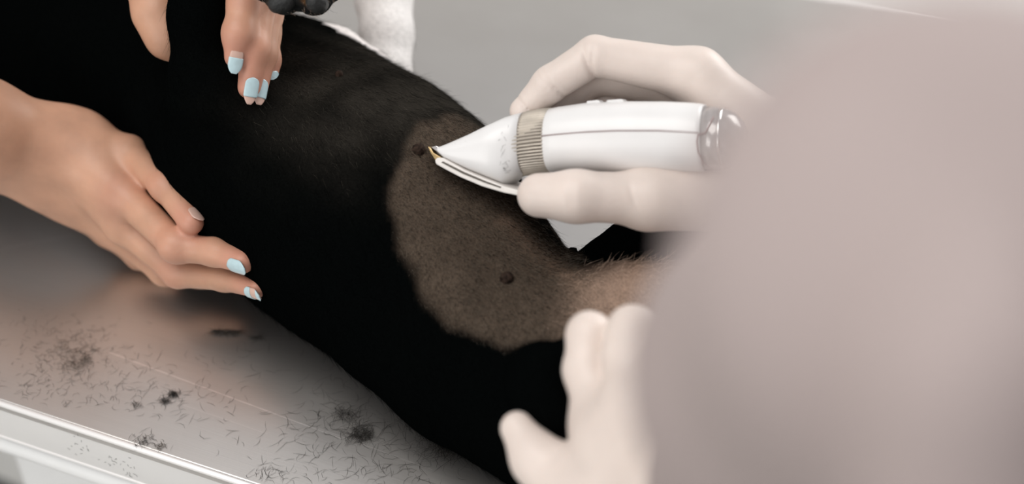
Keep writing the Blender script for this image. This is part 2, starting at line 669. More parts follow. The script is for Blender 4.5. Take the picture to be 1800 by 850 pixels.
nub = cone(P(996, 466, .868), P(1008, 437, .868), .0055, .0030)
tail = chain([P(1160, 780, .86), P(1300, 830, .86), P(1420, 800, .86)], [.022, .015, .008], .01)


def dog_f(Q):
    d = smin(trunk(Q), head(Q), 0.03)
    d = smin(d, foreleg(Q), 0.028)
    d = smin(d, paw(Q), 0.004)
    d = smin(d, whiteleg(Q), 0.008)
    d = smin(d, whitechest(Q), 0.004)
    d = smin(d, groin(Q), 0.016)
    d = smin(d, hind_near(Q), 0.022)
    d = smin(d, hind_far(Q), 0.012)
    d = smin(d, tail(Q), 0.02)
    d = smin(d, nub(Q), 0.004)
    # soft shallow folds of the loose belly skin
    s = (Q - pts[4].astype(np.float32)) @ AX.astype(np.float32)
    d = d + 0.0011 * np.sin(s * 95 + Q[:, 2] * 60) * np.sin(Q[:, 0] * 47 + 1.0)
    return np.maximum(d, (TABLE_Z + 0.0006) - Q[:, 2])


allf = [trunk, head, foreleg, paw, whiteleg, whitechest, groin, hind_near, hind_far, tail, nub]
dog_f.lo = np.min([g.lo for g in allf], axis=0)
dog_f.hi = np.max([g.hi for g in allf], axis=0)
DV, DF = sdf_mesh(dog_f, 0.0033)
dog = thing('dog', 'black dog with white and tan markings lying on its back on the steel table', 'dog', (pts[4][0], pts[4][1], TABLE_Z))
dbody = obj('body', (DV, DF), M['coat'], dog)

# coat colours, with one painted shade band: clipped belly, white leg and chest, tan paw and groin
CLIP = np.array([(735, 232), (712, 285), (690, 330), (688, 380), (703, 440), (735, 480), (757, 535), (790, 572), (830, 592),
                 (885, 607), (940, 600), (1000, 590), (1060, 575), (1110, 560), (1130, 500), (1060, 500), (1000, 445),
                 (935, 370), (870, 290), (838, 232), (800, 200), (768, 215)], float)


def poly_sd(x, y, poly):
    """Signed distance in pixels to a polygon, positive inside."""
    dmin = np.full(x.shape, 1e9)
    ins = np.zeros(x.shape, bool)
    n = len(poly)
    for i in range(n):
        x1, y1 = poly[i]
        x2, y2 = poly[(i + 1) % n]
        t = np.clip(((x - x1) * (x2 - x1) + (y - y1) * (y2 - y1)) / ((x2 - x1) ** 2 + (y2 - y1) ** 2), 0, 1)
        dmin = np.minimum(dmin, np.hypot(x - x1 - t * (x2 - x1), y - y1 - t * (y2 - y1)))
        c = ((y1 > y) != (y2 > y)) & (x < (x2 - x1) * (y - y1) / (y2 - y1 + 1e-9) + x1)
        ins ^= c
    return np.where(ins, dmin, -dmin)


def hash_noise(Q, s):
    return np.array([pnoise.noise(Vector(q)) for q in np.asarray(Q) * (s / 4.0)]) * 1.3


def sstep(a, b, x):
    t = np.clip((x - a) / (b - a), 0, 1)
    return t * t * (3 - 2 * t)


def clip_mask(Q):
    x, y, d = proj(Q)
    sd = poly_sd(x, y, CLIP) + 9 * hash_noise(Q, 260) + 7 * hash_noise(Q, 90)
    k = sstep(-14, 10, sd)
    Qf = Q.astype(np.float32)
    notleg = sstep(0.002, 0.007, hind_near(Qf)) * sstep(0.0005, 0.004, hind_far(Qf))
    return k * notleg * (Q[:, 2] > TABLE_Z + 0.05)


def coat_color(Q):
    Qf = Q.astype(np.float32)
    c = np.tile(np.array([0.0014, 0.0018, 0.0018]), (len(Q), 1))
    x, y, d = proj(Q)
    # thin belly hair lets a little grey-brown skin through
    thin = np.exp(-(((x - 640) / 150) ** 2 + ((y - 170) / 110) ** 2)) * (Q[:, 2] > TABLE_Z + 0.08)
    thin += 0.6 * np.exp(-(((x - 840) / 90) ** 2 + ((y - 230) / 90) ** 2)) * (Q[:, 2] > TABLE_Z + 0.08)
    thin = np.clip(thin * (1 + 0.8 * hash_noise(Q, 160)), 0, 1)
    c = c + thin[:, None] * np.array([0.022, 0.019, 0.0155])
    k = clip_mask(Q)
    skin = np.array([0.075, 0.056, 0.042]) * (1 + 0.30 * hash_noise(Q, 90) + 0.2 * hash_noise(Q, 330))[:, None]
    # paler belly midline; beyond it clipper shadow and shade painted as darker fur
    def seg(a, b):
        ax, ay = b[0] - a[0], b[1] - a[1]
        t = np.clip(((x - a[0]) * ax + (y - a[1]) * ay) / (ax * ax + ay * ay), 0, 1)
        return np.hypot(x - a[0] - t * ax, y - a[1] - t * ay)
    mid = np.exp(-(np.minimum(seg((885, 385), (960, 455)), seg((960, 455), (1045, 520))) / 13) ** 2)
    far_shade = np.exp(-(np.minimum(seg((800, 285), (880, 325)), seg((880, 325), (985, 425))) / 24) ** 2)
    skin = skin * (1 - 0.72 * far_shade[:, None]) * (1 + 0.85 * mid[:, None] * np.array([1.1, 0.95, 0.9]))
    c = c * (1 - k[:, None]) + skin * k[:, None]
    g = 0.9 * sstep(0.062, 0.012, np.linalg.norm(Q - P(1135, 540, .80), axis=1)) * sstep(0.002, 0.008, hind_near(Qf)) * sstep(0.0005, 0.004, hind_far(Qf))
    c = c * (1 - g[:, None]) + np.array([0.36, 0.25, 0.19]) * g[:, None]
    wl = sstep(0.004, 0.001, np.minimum(whiteleg(Qf), whitechest(Qf)) + np.where(trunk(Qf) < 0.0018, 1, 0))
    c = c * (1 - wl[:, None]) + np.array([0.86, 0.83, 0.81]) * wl[:, None]
    pink = wl * sstep(0.010, 0.0, whitechest(Qf))
    c = c * (1 - 0.12 * pink[:, None]) + np.array([0.75, 0.55, 0.5]) * 0.12 * pink[:, None]
    pw = sstep(0.004, 0.0, paw(Qf)) * (Q[:, 2] > TABLE_Z + 0.1)
    tanp = np.exp(-(((x - 484) / 9) ** 2 + ((y - 2) / 9) ** 2)) + 0.7 * np.exp(-(((x - 538) / 7) ** 2 + ((y - 2) / 6) ** 2))
    c = c * (1 - pw[:, None]) + (np.array([0.017, 0.018, 0.018]) * (1 + 0.6 * hash_noise(Q, 500))[:, None]) * pw[:, None]
    tanp = np.clip(tanp * pw * 0.8, 0, 1)
    c = c * (1 - tanp[:, None]) + np.array([0.19, 0.085, 0.025]) * tanp[:, None]
    return np.clip(c, 0.0005, 1), k, wl, g, pw, thin, k * far_shade


cc, kclip, kwhite, kgroin, kpaw, kthin, kshade = coat_color(DV)
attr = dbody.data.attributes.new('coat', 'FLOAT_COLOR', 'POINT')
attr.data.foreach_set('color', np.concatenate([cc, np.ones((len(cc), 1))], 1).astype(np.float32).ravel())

DBVH = BVHTree.FromPolygons([Vector(v) for v in DV], [tuple(int(i) for i in f) for f in DF])


def hit(px, py):
    r = ray(px, py)
    loc, nor, i, dist = DBVH.ray_cast(Vector(CAM), Vector(r).normalized())
    return np.array(loc), np.array(nor)


# nipples
for (px, py, r) in ((596, 131, .0020), (736, 263, .0034), (891, 489, .0034)):
    loc, nor = hit(px, py)
    tilt = unit(nor + 0.35 * np.array([0.2, -0.3, 0.2]))
    f = union([cone(loc - nor * .003, loc + nor * .0005, r * 1.5, r * 1.0), cone(loc - nor * r * .35, loc + tilt * r * 0.35, r, r * 0.75)], 0.003)
    obj('nipple', sdf_mesh(f, 0.0007, pad=0.001), M['nipple'], dog)
# dry pads under the toes of the lifted paw
for (a, b, r) in (((505, 2), (490, 9), .0062), ((552, 4), (560, 9), .0062)):
    loc, nor = hit(*a)
    f = union([ball(loc - nor * .0045, r), ball(hit(*b)[0] - nor * .0045, r * .95)], .003)
    obj('paw_pad', sdf_mesh(f, 0.0007, pad=0.001), M['pad'], dog)


# ---------------------------------------------------------------- fur as hair curves
def curves_obj(name, roots, dirs, lens, bend, rad0, m, parent=None, npt=4):
    n = len(roots)
    hc_ = bpy.data.hair_curves.new(name)
    hc_.add_curves([npt] * n)
    T = np.linspace(0, 1, npt)
    Pp = roots[:, None, :] + dirs[:, None, :] * (lens[:, None] * T[None])[..., None] + bend[:, None, :] * (lens[:, None] * T[None] ** 2)[..., None]
    if parent:
        Pp = Pp - np.array(parent['_base'])
    hc_.attributes['position'].data.foreach_set('vector', Pp.astype(np.float32).ravel())
    ra = hc_.attributes.get('radius') or hc_.attributes.new('radius', 'FLOAT', 'POINT')
    ra.data.foreach_set('value', (np.asarray(rad0)[..., None] * np.ones(n)[:, None] * (1 - 0.75 * T)[None]).astype(np.float32).ravel())
    hc_.materials.append(m)
    o = bpy.data.objects.new(name, hc_)
    COL.objects.link(o)
    if parent:
        o.parent = parent
    return o


def sample(weight, n):
    tri = np.concatenate([DF[:, [0, 1, 2]], DF[:, [0, 2, 3]]])
    a, b, c = DV[tri[:, 0]], DV[tri[:, 1]], DV[tri[:, 2]]
    nn = np.cross(b - a, c - a)
    ar = np.linalg.norm(nn, axis=1)
    wt = ar * weight[tri].mean(1)
    i = rng.choice(len(tri), n, p=wt / wt.sum())
    u, v = rng.random(n), rng.random(n)
    fl_ = u + v > 1
    u[fl_], v[fl_] = 1 - u[fl_], 1 - v[fl_]
    return a[i] + (b - a)[i] * u[:, None] + (c - a)[i] * v[:, None], nn[i] / np.maximum(ar[i], 1e-12)[:, None]


def fur(name, weight, n, l0, l1, lift, r0, m, jit=0.25):
    R_, N_ = sample(weight, n)
    flow = AX * 0.9 + np.array([0, 0, -0.5])
    D = flow[None] - N_ * (N_ @ flow)[:, None]
    D = D / np.maximum(np.linalg.norm(D, axis=1), 1e-6)[:, None]
    D = D + rng.normal(0, jit, D.shape) + N_ * lift
    D = D / np.linalg.norm(D, axis=1)[:, None]
    D = D + N_ * np.maximum(0.06 - np.sum(D * N_, 1), 0)[:, None]
    o = curves_obj(name, R_ - N_ * 0.0004, D, rng.uniform(l0, l1, n), -0.12 * N_ + rng.normal(0, .05, N_.shape), np.full(n, r0), m, dog)
    o['kind'] = 'stuff'
    return o


def hair_mat(name, col, rough=0.45, spec=0.3, var=0.4):
    m = bpy.data.materials.new(name)
    m.use_nodes = True
    nt = m.node_tree
    b = nt.nodes['Principled BSDF']
    ci = nt.nodes.new('ShaderNodeHairInfo')
    mr = nt.nodes.new('ShaderNodeMapRange')
    mr.inputs[3].default_value = 1 - var
    mr.inputs[4].default_value = 1 + var
    nt.links.new(ci.outputs['Random'], mr.inputs[0])
    v = nt.nodes.new('ShaderNodeVectorMath')
    v.operation = 'SCALE'
    v.inputs[0].default_value = col
    nt.links.new(mr.outputs[0], v.inputs['Scale'])
    nt.links.new(v.outputs[0], b.inputs['Base Color'])
    b.inputs['Roughness'].default_value = rough
    b.inputs['Specular IOR Level'].default_value = spec
    return m


M['fur_black'] = hair_mat('fur_black', (0.0016, 0.0020, 0.0020), 0.9, 0.0)
M['fur_clip'] = hair_mat('fur_clipped', (0.092, 0.076, 0.059), 0.5, 0.2, 0.85)
M['fur_belly'] = hair_mat('fur_belly', (0.040, 0.035, 0.028), 0.6, 0.1, 0.8)
M['fur_tan'] = hair_mat('fur_tan', (0.55, 0.40, 0.31), 0.5, 0.3, 0.4)
M['fur_white'] = hair_mat('fur_white', (0.85, 0.82, 0.80), 0.6, 0.2, 0.1)
black_w = (1 - kclip) * (1 - kwhite) * (1 - np.clip(kgroin * 1.5, 0, 1)) * (1 - kpaw)
xv, yv, dv_ = proj(DV)
seen = ((xv > -250) & (xv < 1500) & (yv > -250) & (yv < 1000)).astype(float)
fur('fur', black_w * (0.15 + seen), 70000, 0.006, 0.012, 0.14, 0.00006, M['fur_black'])
fur('belly_fur', np.maximum(kthin - 0.12, 0) * (1 - kclip), 9000, 0.005, 0.010, 0.12, 0.00006, M['fur_belly'], 0.2)
fur('clipped_fur', kclip * (1 - kshade) * (1 - np.clip(kgroin, 0, 1)), 34000, 0.0020, 0.0045, 0.32, 0.00006, M['fur_clip'], 0.3)
fur('dark_clipped_fur', kclip * (1 + 2 * kshade) * (1 - np.clip(kgroin, 0, 1)), 30000, 0.0020, 0.0050, 0.25, 0.00007, M['fur_black'], 0.3)  # more black stubble where the painted shade runs
fur('groin_fur', np.clip(kgroin, 0, 1) + 0.0, 1600, 0.004, 0.013, 0.45, 0.00006, M['fur_tan'], 0.45)
fur('paw_fur', kpaw * (yv > -40), 260, 0.002, 0.005, 0.3, 0.00006, M['fur_tan'], 0.5)
fur('white_fur', kwhite, 9000, 0.003, 0.006, 0.10, 0.00007, M['fur_white'], 0.2)


# ---------------------------------------------------------------- fingernails
def nail(parent, prev, tip, r, nrm, width, length, back=0.35, v0=0.0, v1=1.0, tipw=0.25, m=None, lift=0.0, name='fingernail'):
    a = unit(np.asarray(tip) - np.asarray(prev))
    n = np.asarray(nrm, float)
    n = unit(n - a * (n @ a))
    s = np.cross(a, n)
    V = []
    nu, nv = 11, 17
    start = np.asarray(tip) - a * length * back
    Rc = r * 0.98
    for lay in (0, 1):
        for j in range(nv):
            v = v0 + (v1 - v0) * j / (nv - 1)
            wv = width * min(1.0, math.sqrt(max(0.02, 1 - (1 - v / 0.25) ** 2)) if v < 0.25 else 1.0)
            if v > 0.6:
                t = (v - 0.6) / 0.4
                wv *= 1 - (1 - tipw) * t * t
            for i in range(nu):
                u = -1 + 2 * i / (nu - 1)
                ang = u * min(wv / 2 / Rc, 1.25)
                rr_ = Rc + 0.0007 + lift - lay * 0.0007
                drop = -0.10 * r * (v ** 2) if v < 0.75 else -0.10 * r * v ** 2
                V.append(start + a * length * v + s * rr_ * math.sin(ang) + n * (rr_ * math.cos(ang) + drop))
    F = []
    for lay in (0, 1):
        o = lay * nu * nv
        for j in range(nv - 1):
            for i in range(nu - 1):
                q = (o + j * nu + i, o + j * nu + i + 1, o + (j + 1) * nu + i + 1, o + (j + 1) * nu + i)
                F.append(q if lay == 0 else q[::-1])
    o = nu * nv
    for j in range(nv - 1):
        F.append((j * nu, (j + 1) * nu, o + (j + 1) * nu, o + j * nu))
        F.append((j * nu + nu - 1, o + j * nu + nu - 1, o + (j + 1) * nu + nu - 1, (j + 1) * nu + nu - 1))
    for i in range(nu - 1):
        F.append((i, o + i, o + i + 1, i + 1))
        F.append(((nv - 1) * nu + i, (nv - 1) * nu + i + 1, o + (nv - 1) * nu + i + 1, o + (nv - 1) * nu + i))
    return obj(name, (np.array(V), np.array(F)), m or M['nail'], parent)


# ---------------------------------------------------------------- assistant
A_ELB_R = np.array([-0.58, 0.87, 1.06])
A_SH_R = np.array([-0.70, 0.97, 1.34])
A_ELB_L = np.array([-0.42, 1.08, 1.19])
A_SH_L = np.array([-0.66, 1.28, 1.36])

# right hand, resting on the table against the dog's chest
r_idx = [Z(220, 344, .092), Z(312, 433, .084), Z(378, 443, .087), Z(427, 460, .091)]
r_mid = [Z(222, 392, .070), Z(313, 478, .054), Z(395, 488, .064), Z(452, 506, .073)]
r_rng = [Z(208, 402, .048), Z(290, 476, .032), Z(350, 484, .026), Z(400, 495, .024)]
r_pin = [Z(192, 400, .032), Z(245, 450, .014), Z(295, 468, .010)]
r_thb = [Z(150, 262, .098), Z(226, 268, .104), Z(290, 328, .106), Z(337, 391, .102)]
wa = Z(128, 262, .100)
wb = Z(108, 312, .076)
forearm_r = union([chain([A_ELB_R, Z(-40, 222, .130), wa], [.037, .032, .0215], .01),
                   chain([A_ELB_R, Z(-50, 246, .108), wb], [.037, .031, .0205], .01)], .02)
palm_r = union([cone(wa, r_idx[0], .020, .0130), cone(wa, r_mid[0], .020, .0155), cone(wb, r_rng[0], .020, .0150),
                cone(wb, r_pin[0], .020, .0135), cone(wa, r_thb[1], .018, .0105)], .016)
fing_r = [chain(r_idx, [.0115, .0098, .0086, .0072], .005), chain(r_mid, [.0130, .0100, .0083, .0062], .005),
          chain(r_rng, [.013, .0098, .008, .0065], .005), chain(r_pin, [.012, .009, .007], .005),
          chain(r_thb, [.0125, .0102, .0090, .0076], .006)]


def arm_field(fore, palm, fings, knuckles=()):
    def f(Q):
        d = smin(fore(Q), palm(Q), .022)
        g = fings[0](Q)
        for x in fings[1:]:
            g = smin(g, x(Q), .003)
        d = smin(d, g, .0055)
        for c, r in knuckles:
            d = smin(d, np.linalg.norm(Q - np.asarray(c, np.float32), axis=1) - r, .008)
        return d
    gs = [fore, palm] + list(fings)
    f.lo = np.min([g.lo for g in gs], axis=0)
    f.hi = np.max([g.hi for g in gs], axis=0)
    return f


right_f = arm_field(forearm_r, palm_r, fing_r, [(r_idx[1] + np.array([-.001, -.002, .003]), .0088)])

# left hand, closed round the lifted foreleg
D0 = .872
l_wr = P(305, -150, .93)
l_idx = [P(426, -85, .885), P(428, 5, .862), P(420, 60, .858), P(413, 100, .860)]
l_mid = [P(448, -90, .895), P(456, 5, .876), P(448, 85, .866), P(437, 154, .868)]
l_rng = [P(470, -80, .905), P(468, 25, .892), P(461, 95, .880), P(450, 160, .876)]
l_pin = [P(480, -60, .915), P(470, 60, .902), P(472, 105, .895), P(472, 138, .893)]
l_thb = [P(300, -120, .925), P(264, -48, .918), P(278, 22, .915), P(298, 62, .916), P(335, 85, .925)]
forearm_l = union([chain([A_ELB_L, P(270, -170, .95)], [.036, .024], .01), chain([A_ELB_L, P(320, -165, .94)], [.036, .024], .01)], .02)
palm_l = union([cone(l_wr, l_idx[0], .022, .015), cone(l_wr, l_mid[0], .022, .015), cone(l_wr, l_rng[0], .022, .0145),
                cone(l_wr, l_pin[0], .02, .0135), cone(l_wr, l_thb[1], .024, .018)], .016)
fing_l = [chain(l_idx, [.0130, .0094, .0098, .0066], .005), chain(l_mid, [.0130, .0105, .0090, .0068], .005),
          chain(l_rng, [.0125, .0100, .0088, .0068], .005), chain(l_pin, [.0115, .0080, .0072, .0058], .005),
          chain(l_thb, [.022, .0172, .0152, .0145, .012], .008)]
left_f = arm_field(forearm_l, palm_l, fing_l)

# coarse rest of the assistant: head, neck, upper arms, torso and legs
A_HIP = np.array([-0.86, 1.14, 0.95])
A_CH = np.array([-0.74, 1.12, 1.25])
A_NK = np.array([-0.68, 1.11, 1.44])
A_HD = np.array([-0.62, 1.09, 1.58])
foot_l = np.array([-0.752, 1.275, 0.045])
foot_r = np.array([-0.92, 0.98, 0.045])
fa = unit([0.85, -0.5, -0.25])


def head_field(c, face, neck_base):
    """Skull, jaw, nose, brow and ears around centre c looking along face."""
    face = unit(face)
    side = unit(np.cross(face, [0, 0, 1.0]))
    up_ = np.cross(side, face)
    g = [cone(c + up_ * .03 - face * .02, c + up_ * .03 + face * .015, .078, .074, (side, 1.12)),
         cone(c - up_ * .035 + face * .03, c - up_ * .075 + face * .055, .052, .026, (side, 1.05)),
         cone(c + up_ * .012 + face * .083, c - up_ * .022 + face * .104, .007, .0115),
         cone(c + up_ * .028 + face * .078 + side * .03, c + up_ * .028 + face * .078 - side * .03, .012, .012),
         cone(c - up_ * .05 + face * .088 - side * .016, c - up_ * .05 + face * .088 + side * .016, .008, .008),
         cone(c - face * .02 - up_ * .03, neck_base, .052, .055)]
    for s in (-1, 1):
        g.append(cone(c + side * s * .074 + up_ * .022 - face * .008, c + side * s * .078 - up_ * .022 - face * .002, .015, .009, (side, 1.8)))
    return union(g, .014), side, up_, face


hfA, sA, uA, fA = head_field(A_HD, fa, A_NK)
coarseA = union([hfA, chain([A_SH_R, A_ELB_R], [.045, .038], .02), chain([A_SH_L, A_ELB_L], [.045, .038], .02),
                 cone(A_SH_R, A_SH_L, .055, .055), chain([A_NK, A_CH, A_HIP], [.055, .105, .115], .05)], .03)
partsA = [relax(sdf_mesh(right_f, .0012), 4), relax(sdf_mesh(left_f, .0017), 3), sdf_mesh(coarseA, .008)]
asst = thing('person', 'person in black with bare arms and pale blue nails holding the dog', 'person', (A_HIP[0], A_HIP[1], 0))
AV, AF = join_meshes(partsA)
flush = np.zeros(len(AV))
for c, r in [(r_idx[3], .016), (r_idx[2], .008), (r_idx[1], .014), (r_idx[0], .014), (r_mid[3], .016), (r_mid[1], .012), (r_thb[3], .015), (r_thb[2], .011),
             (l_idx[3], .022), (l_mid[3], .022), (l_rng[3], .020), (l_pin[3], .016), (l_idx[1], .012), (l_mid[1], .012)]:
    flush = np.maximum(flush, np.exp(-(np.linalg.norm(AV - c, axis=1) / r) ** 2))
ab = obj('body', (AV, AF), M['skin'], asst)
fattr = ab.data.attributes.new('flush', 'FLOAT', 'POINT')
fattr.data.foreach_set('value', flush.astype(np.float32))
shirt = union([chain([A_NK - [0.01, 0, .05], A_CH, A_HIP], [.070, .125, .135], .05), cone(A_SH_R, A_SH_L, .068, .068),
               cone(A_SH_R, A_SH_R * .45 + A_ELB_R * .55, .060, .058), cone(A_SH_L, A_SH_L * .45 + A_ELB_L * .55, .060, .058)], .03)
obj('shirt', sdf_mesh(shirt, .008), M['black_cloth'], asst)
trs = union([chain([A_HIP + [0, .09, 0], (A_HIP + foot_l) / 2 + [-0.10, .06, .02], foot_l + [-0.12, 0.03, .06]], [.125, .085, .06], .04),
             chain([A_HIP - [0, .09, 0], (A_HIP + foot_r) / 2 + [0.02, -.06, .02], foot_r + [-0.05, 0.0, .06]], [.125, .085, .06], .04)], .05)
obj('trousers', sdf_mesh(trs, .009), M['black_cloth'], asst)
for ft in (foot_l, foot_r):
    sh = union([cone(ft + [-0.10, .04, 0.005], ft + [0.06, -.02, -.008], .042, .036), cone(ft + [-0.09, .035, .02], ft + [-0.08, .03, .07], .042, .045)], .03)

    def shf(Q, sh=sh):
        return np.maximum(sh(Q), 0.001 - Q[:, 2])
    shf.lo, shf.hi = sh.lo, sh.hi
    obj('shoe', sdf_mesh(shf, .005), M['rubber'], asst)


def head_details(parent, c, side, up_, face, cap_mat, hair_name, drop):
    def hf(Q):
        d = cone(c + up_ * .034 - face * .024, c + up_ * .034 + face * .012, .086, .080, (side, 1.1))(Q)
        d = smin(d, cone(c - face * .05, c - face * .06 - up_ * drop, .055, .035)(Q), .04)
        cut = (Q - c.astype(np.float32)) @ (face * .9 - up_ * .42).astype(np.float32) - .030
        return np.maximum(d, cut)
    hf.lo = c - .17 - drop * .5
    hf.hi = c + .15
    obj(hair_name, sdf_mesh(hf, .005), cap_mat, parent)
    for s in (-1, 1):
        e = c + face * .078 + side * s * .031 + up_ * .012
        obj('eye', sdf_mesh(ball(e, .0115), .002), M['eye'], parent)
    obj('mouth', sdf_mesh(cone(c - up_ * .05 + face * .092 - side * .02, c - up_ * .05 + face * .092 + side * .02, .0055, .0055), .0018), M['lip'], parent)


head_details(asst, A_HD, sA, uA, fA, M['hair_brown'], 'hair', .12)

# nails: lower hand
tc_ = lambda p: unit(CAM - p)
n1 = nail(asst, r_idx[2], r_idx[3], .0074, unit(tc_(r_idx[3]) * 1.0 - UP * .62), .0110, .0150, back=.42, v0=0, v1=1, m=M['polish'])
n2 = nail(asst, r_mid[2], r_mid[3], .0064, unit(tc_(r_mid[3]) * .8 - UP * .55), .0098, .0140, back=.32)
nail(n2, r_mid[2], r_mid[3], .0064, unit(tc_(r_mid[3]) * .8 - UP * .55), .0100, .0140, back=.32, v0=.0, v1=.40, m=M['polish'], lift=.0004, name='nail_polish')
nail(n2, r_mid[2], r_mid[3], .0064, unit(tc_(r_mid[3]) * .8 - UP * .55), .0100, .0140, back=.32, v0=.78, v1=1, m=M['polish'], lift=.0004, name='nail_polish')
n3 = nail(asst, r_thb[2], r_thb[3], .0077, unit(tc_(r_thb[3]) * .6 + RIGHT * .60 + UP * .15), .0095, .0125, back=.45)
# nails: upper hand
nd = unit(tc_(l_idx[3]) + RIGHT * .15)
n4 = nail(asst, l_idx[2], l_idx[3], .0072, nd, .0080, .0150, back=.36, tipw=.35)
nail(n4, l_idx[2], l_idx[3], .0072, nd, .0082, .0150, back=.36, v0=.36, v1=1, tipw=.35, m=M['polish'], lift=.0004, name='nail_polish')
nd = unit(tc_(l_mid[3]) + RIGHT * .30)
n5 = nail(asst, l_mid[2], l_mid[3], .0072, nd, .0078, .0165, back=.40, tipw=.3)
nail(n5, l_mid[2], l_mid[3], .0072, nd, .0080, .0165, back=.40, v0=.0, v1=.72, tipw=.3, m=M['polish'], lift=.0004, name='nail_polish')
nd = unit(tc_(l_rng[3]) + RIGHT * .55)
n6 = nail(asst, l_rng[2], l_rng[3], .0072, nd, .0078, .0160, back=.40, tipw=.35)
nail(n6, l_rng[2], l_rng[3], .0072, nd, .0080, .0160, back=.40, v0=.0, v1=.72, tipw=.35, m=M['polish'], lift=.0004, name='nail_polish')
nd = unit(tc_(l_pin[3]) * .6 + RIGHT * .9)
n7 = nail(asst, l_pin[2], l_pin[3], .0060, nd, .0088, .0125, back=.30, tipw=.4, m=M['polish'])

# ---------------------------------------------------------------- clipper
TIPL, TIPN = hit(785, 278)
DT = float((TIPL - CAM) @ FWD) - 0.004           # depth of the blade where it meets the coat
DE = DT - 0.052


def cdep(px):
    return DT + (DE - DT) * (px - 790) / (1275 - 790)


caxis = unit(P(1275, 242, cdep(1275)) - P(942, 247, cdep(942)))       # towards the butt end
cside = unit(np.cross(caxis, UP))
cview = unit(CAM - P(1000, 245, cdep(1000)))
cfront = unit(cview - caxis * (cview @ caxis))                        # towards the camera
cupv = unit(np.cross(cfront, caxis))
if cupv @ UP < 0:
    cupv = -cupv


def loft(rings, n=56, ex=2.3, ribs=0, ribamp=0.0, cap=True, wr_=1.0, a0=0, a1=2 * math.pi):
    V, F = [], []
    for (px, yt, yb, *rest) in rings:
        d = cdep(px)
        c = P(px, (yt + yb) / 2, d)
        hh = (yb - yt) / 2 * d / FPX
        hw = rest[0] if rest else hh * wr_
        for k in range(n):
            a = 2 * math.pi * k / n
            ca, sa = math.cos(a), math.sin(a)
            e = 2 / ex
            x = math.copysign(abs(ca) ** e, ca) * hw
            y = math.copysign(abs(sa) ** e, sa) * hh
            if ribs:
                g = 1 + ribamp / hh * (1 if (k % 4) in (0, 1) else -1)
                x, y = x * g, y * g
            V.append(c + cfront * x + cupv * y)
    m_ = len(rings)
    for i in range(m_ - 1):
        for k in range(n):
            k2 = (k + 1) % n
            F.append((i * n + k, (i + 1) * n + k, (i + 1) * n + k2, i * n + k2))
    if cap:
        F.append(tuple(range(n)))
        F.append(tuple((m_ - 1) * n + k for k in range(n))[::-1])
    bm = bmesh.new()
    vv = [bm.verts.new(tuple(v)) for v in V]
    for f in F:
        bm.faces.new([vv[i] for i in f])
    bmesh.ops.recalc_face_normals(bm, faces=bm.faces)
    me = bpy.data.meshes.new('loft')
    bm.to_mesh(me)
    bm.free()
    for p in me.polygons:
        p.use_smooth = len(p.vertices) == 4
    return me


def extrude(poly, half, bev=0.0006, shift=0.0, dofs=0.0):
    """Polygon traced in the clipper's side view, given its real width across."""
    bm = bmesh.new()
    A = [bm.verts.new(tuple(P(x, y, cdep(x) + dofs) + cfront * (half + shift))) for x, y in poly]
    B = [bm.verts.new(tuple(P(x, y, cdep(x) + dofs) + cfront * (-half + shift))) for x, y in poly]
    bm.faces.new(A)
    bm.faces.new(B[::-1])
    for i in range(len(poly)):
        j = (i + 1) % len(poly)
        bm.faces.new((A[i], B[i], B[j], A[j]))
    bmesh.ops.recalc_face_normals(bm, faces=bm.faces)
    if bev:
        bmesh.ops.bevel(bm, geom=list(bm.edges), offset=bev, segments=2, profile=0.5, affect='EDGES')
    me = bpy.data.meshes.new('ex')
    bm.to_mesh(me)
    bm.free()
    return me


clip = thing('hair_clipper', 'white electric hair clipper with ribbed beige band held in gloved hand', 'clipper', P(1000, 245, cdep(1000)))
obj('housing', loft([(968, 193, 301), (970, 190.5, 303), (985, 187.5, 304), (1030, 181, 305.5), (1100, 178, 306), (1170, 178.5, 305),
                     (1215, 180.5, 302.8), (1232, 182, 301.5), (1240, 184, 300)], ex=2.25), M['white_plastic'], clip)
obj('head_housing', loft([(925, 197, 306), (912, 200, 312), (896, 205.5, 326, .0225), (866, 219, 314, .0215), (836, 234, 301, .0205),
                          (812, 245, 289, .0200), (798, 251.5, 280, .0195), (790, 255, 272, .0185), (787, 257, 267, .0180)], ex=2.9), M['white_plastic'], clip)
bnd = obj('band', loft([(914, 202.5, 306.5), (916, 200.5, 308), (930, 196, 306), (955, 192, 303.5), (968, 191, 302.5), (970, 192, 302)],
                       n=240, ex=2.1, ribs=1, ribamp=0.0006), M['band'], clip)
obj('band_core', loft([(917, 201.3, 307.2), (967, 192, 301.6)], ex=2.1), M['groove'], clip)
obj('adjusting_plate', extrude([(785, 280), (790, 275.5), (800, 276.5), (836, 297), (872, 312), (908, 326), (940, 334), (938, 343), (903, 336), (866, 325),
                                (828, 309), (803, 296), (787, 287)], .0195, .0008), M['plate_plastic'], clip)
obj('plate_slot', extrude([(797, 284), (800, 282.5), (836, 300.5), (874, 316.5), (900, 326), (899, 328), (872, 319), (834, 303.5)], .0199, 0), M['groove'], clip)
obj('comb_blade', extrude([(771, 256.5), (775, 259), (781, 268), (793, 275), (796, 277), (788, 284), (784, 280), (776, 268)], .0175, .0003), M['brass'], clip)
obj('cutter_blade', extrude([(775, 258), (784, 255.5), (797, 263), (796, 267), (785, 266)], .0160, .0003), M['steel'], clip)
obj('blade_gap', extrude([(783, 267), (797, 262), (800, 272), (794, 276)], .0150, 0), M['groove'], clip)


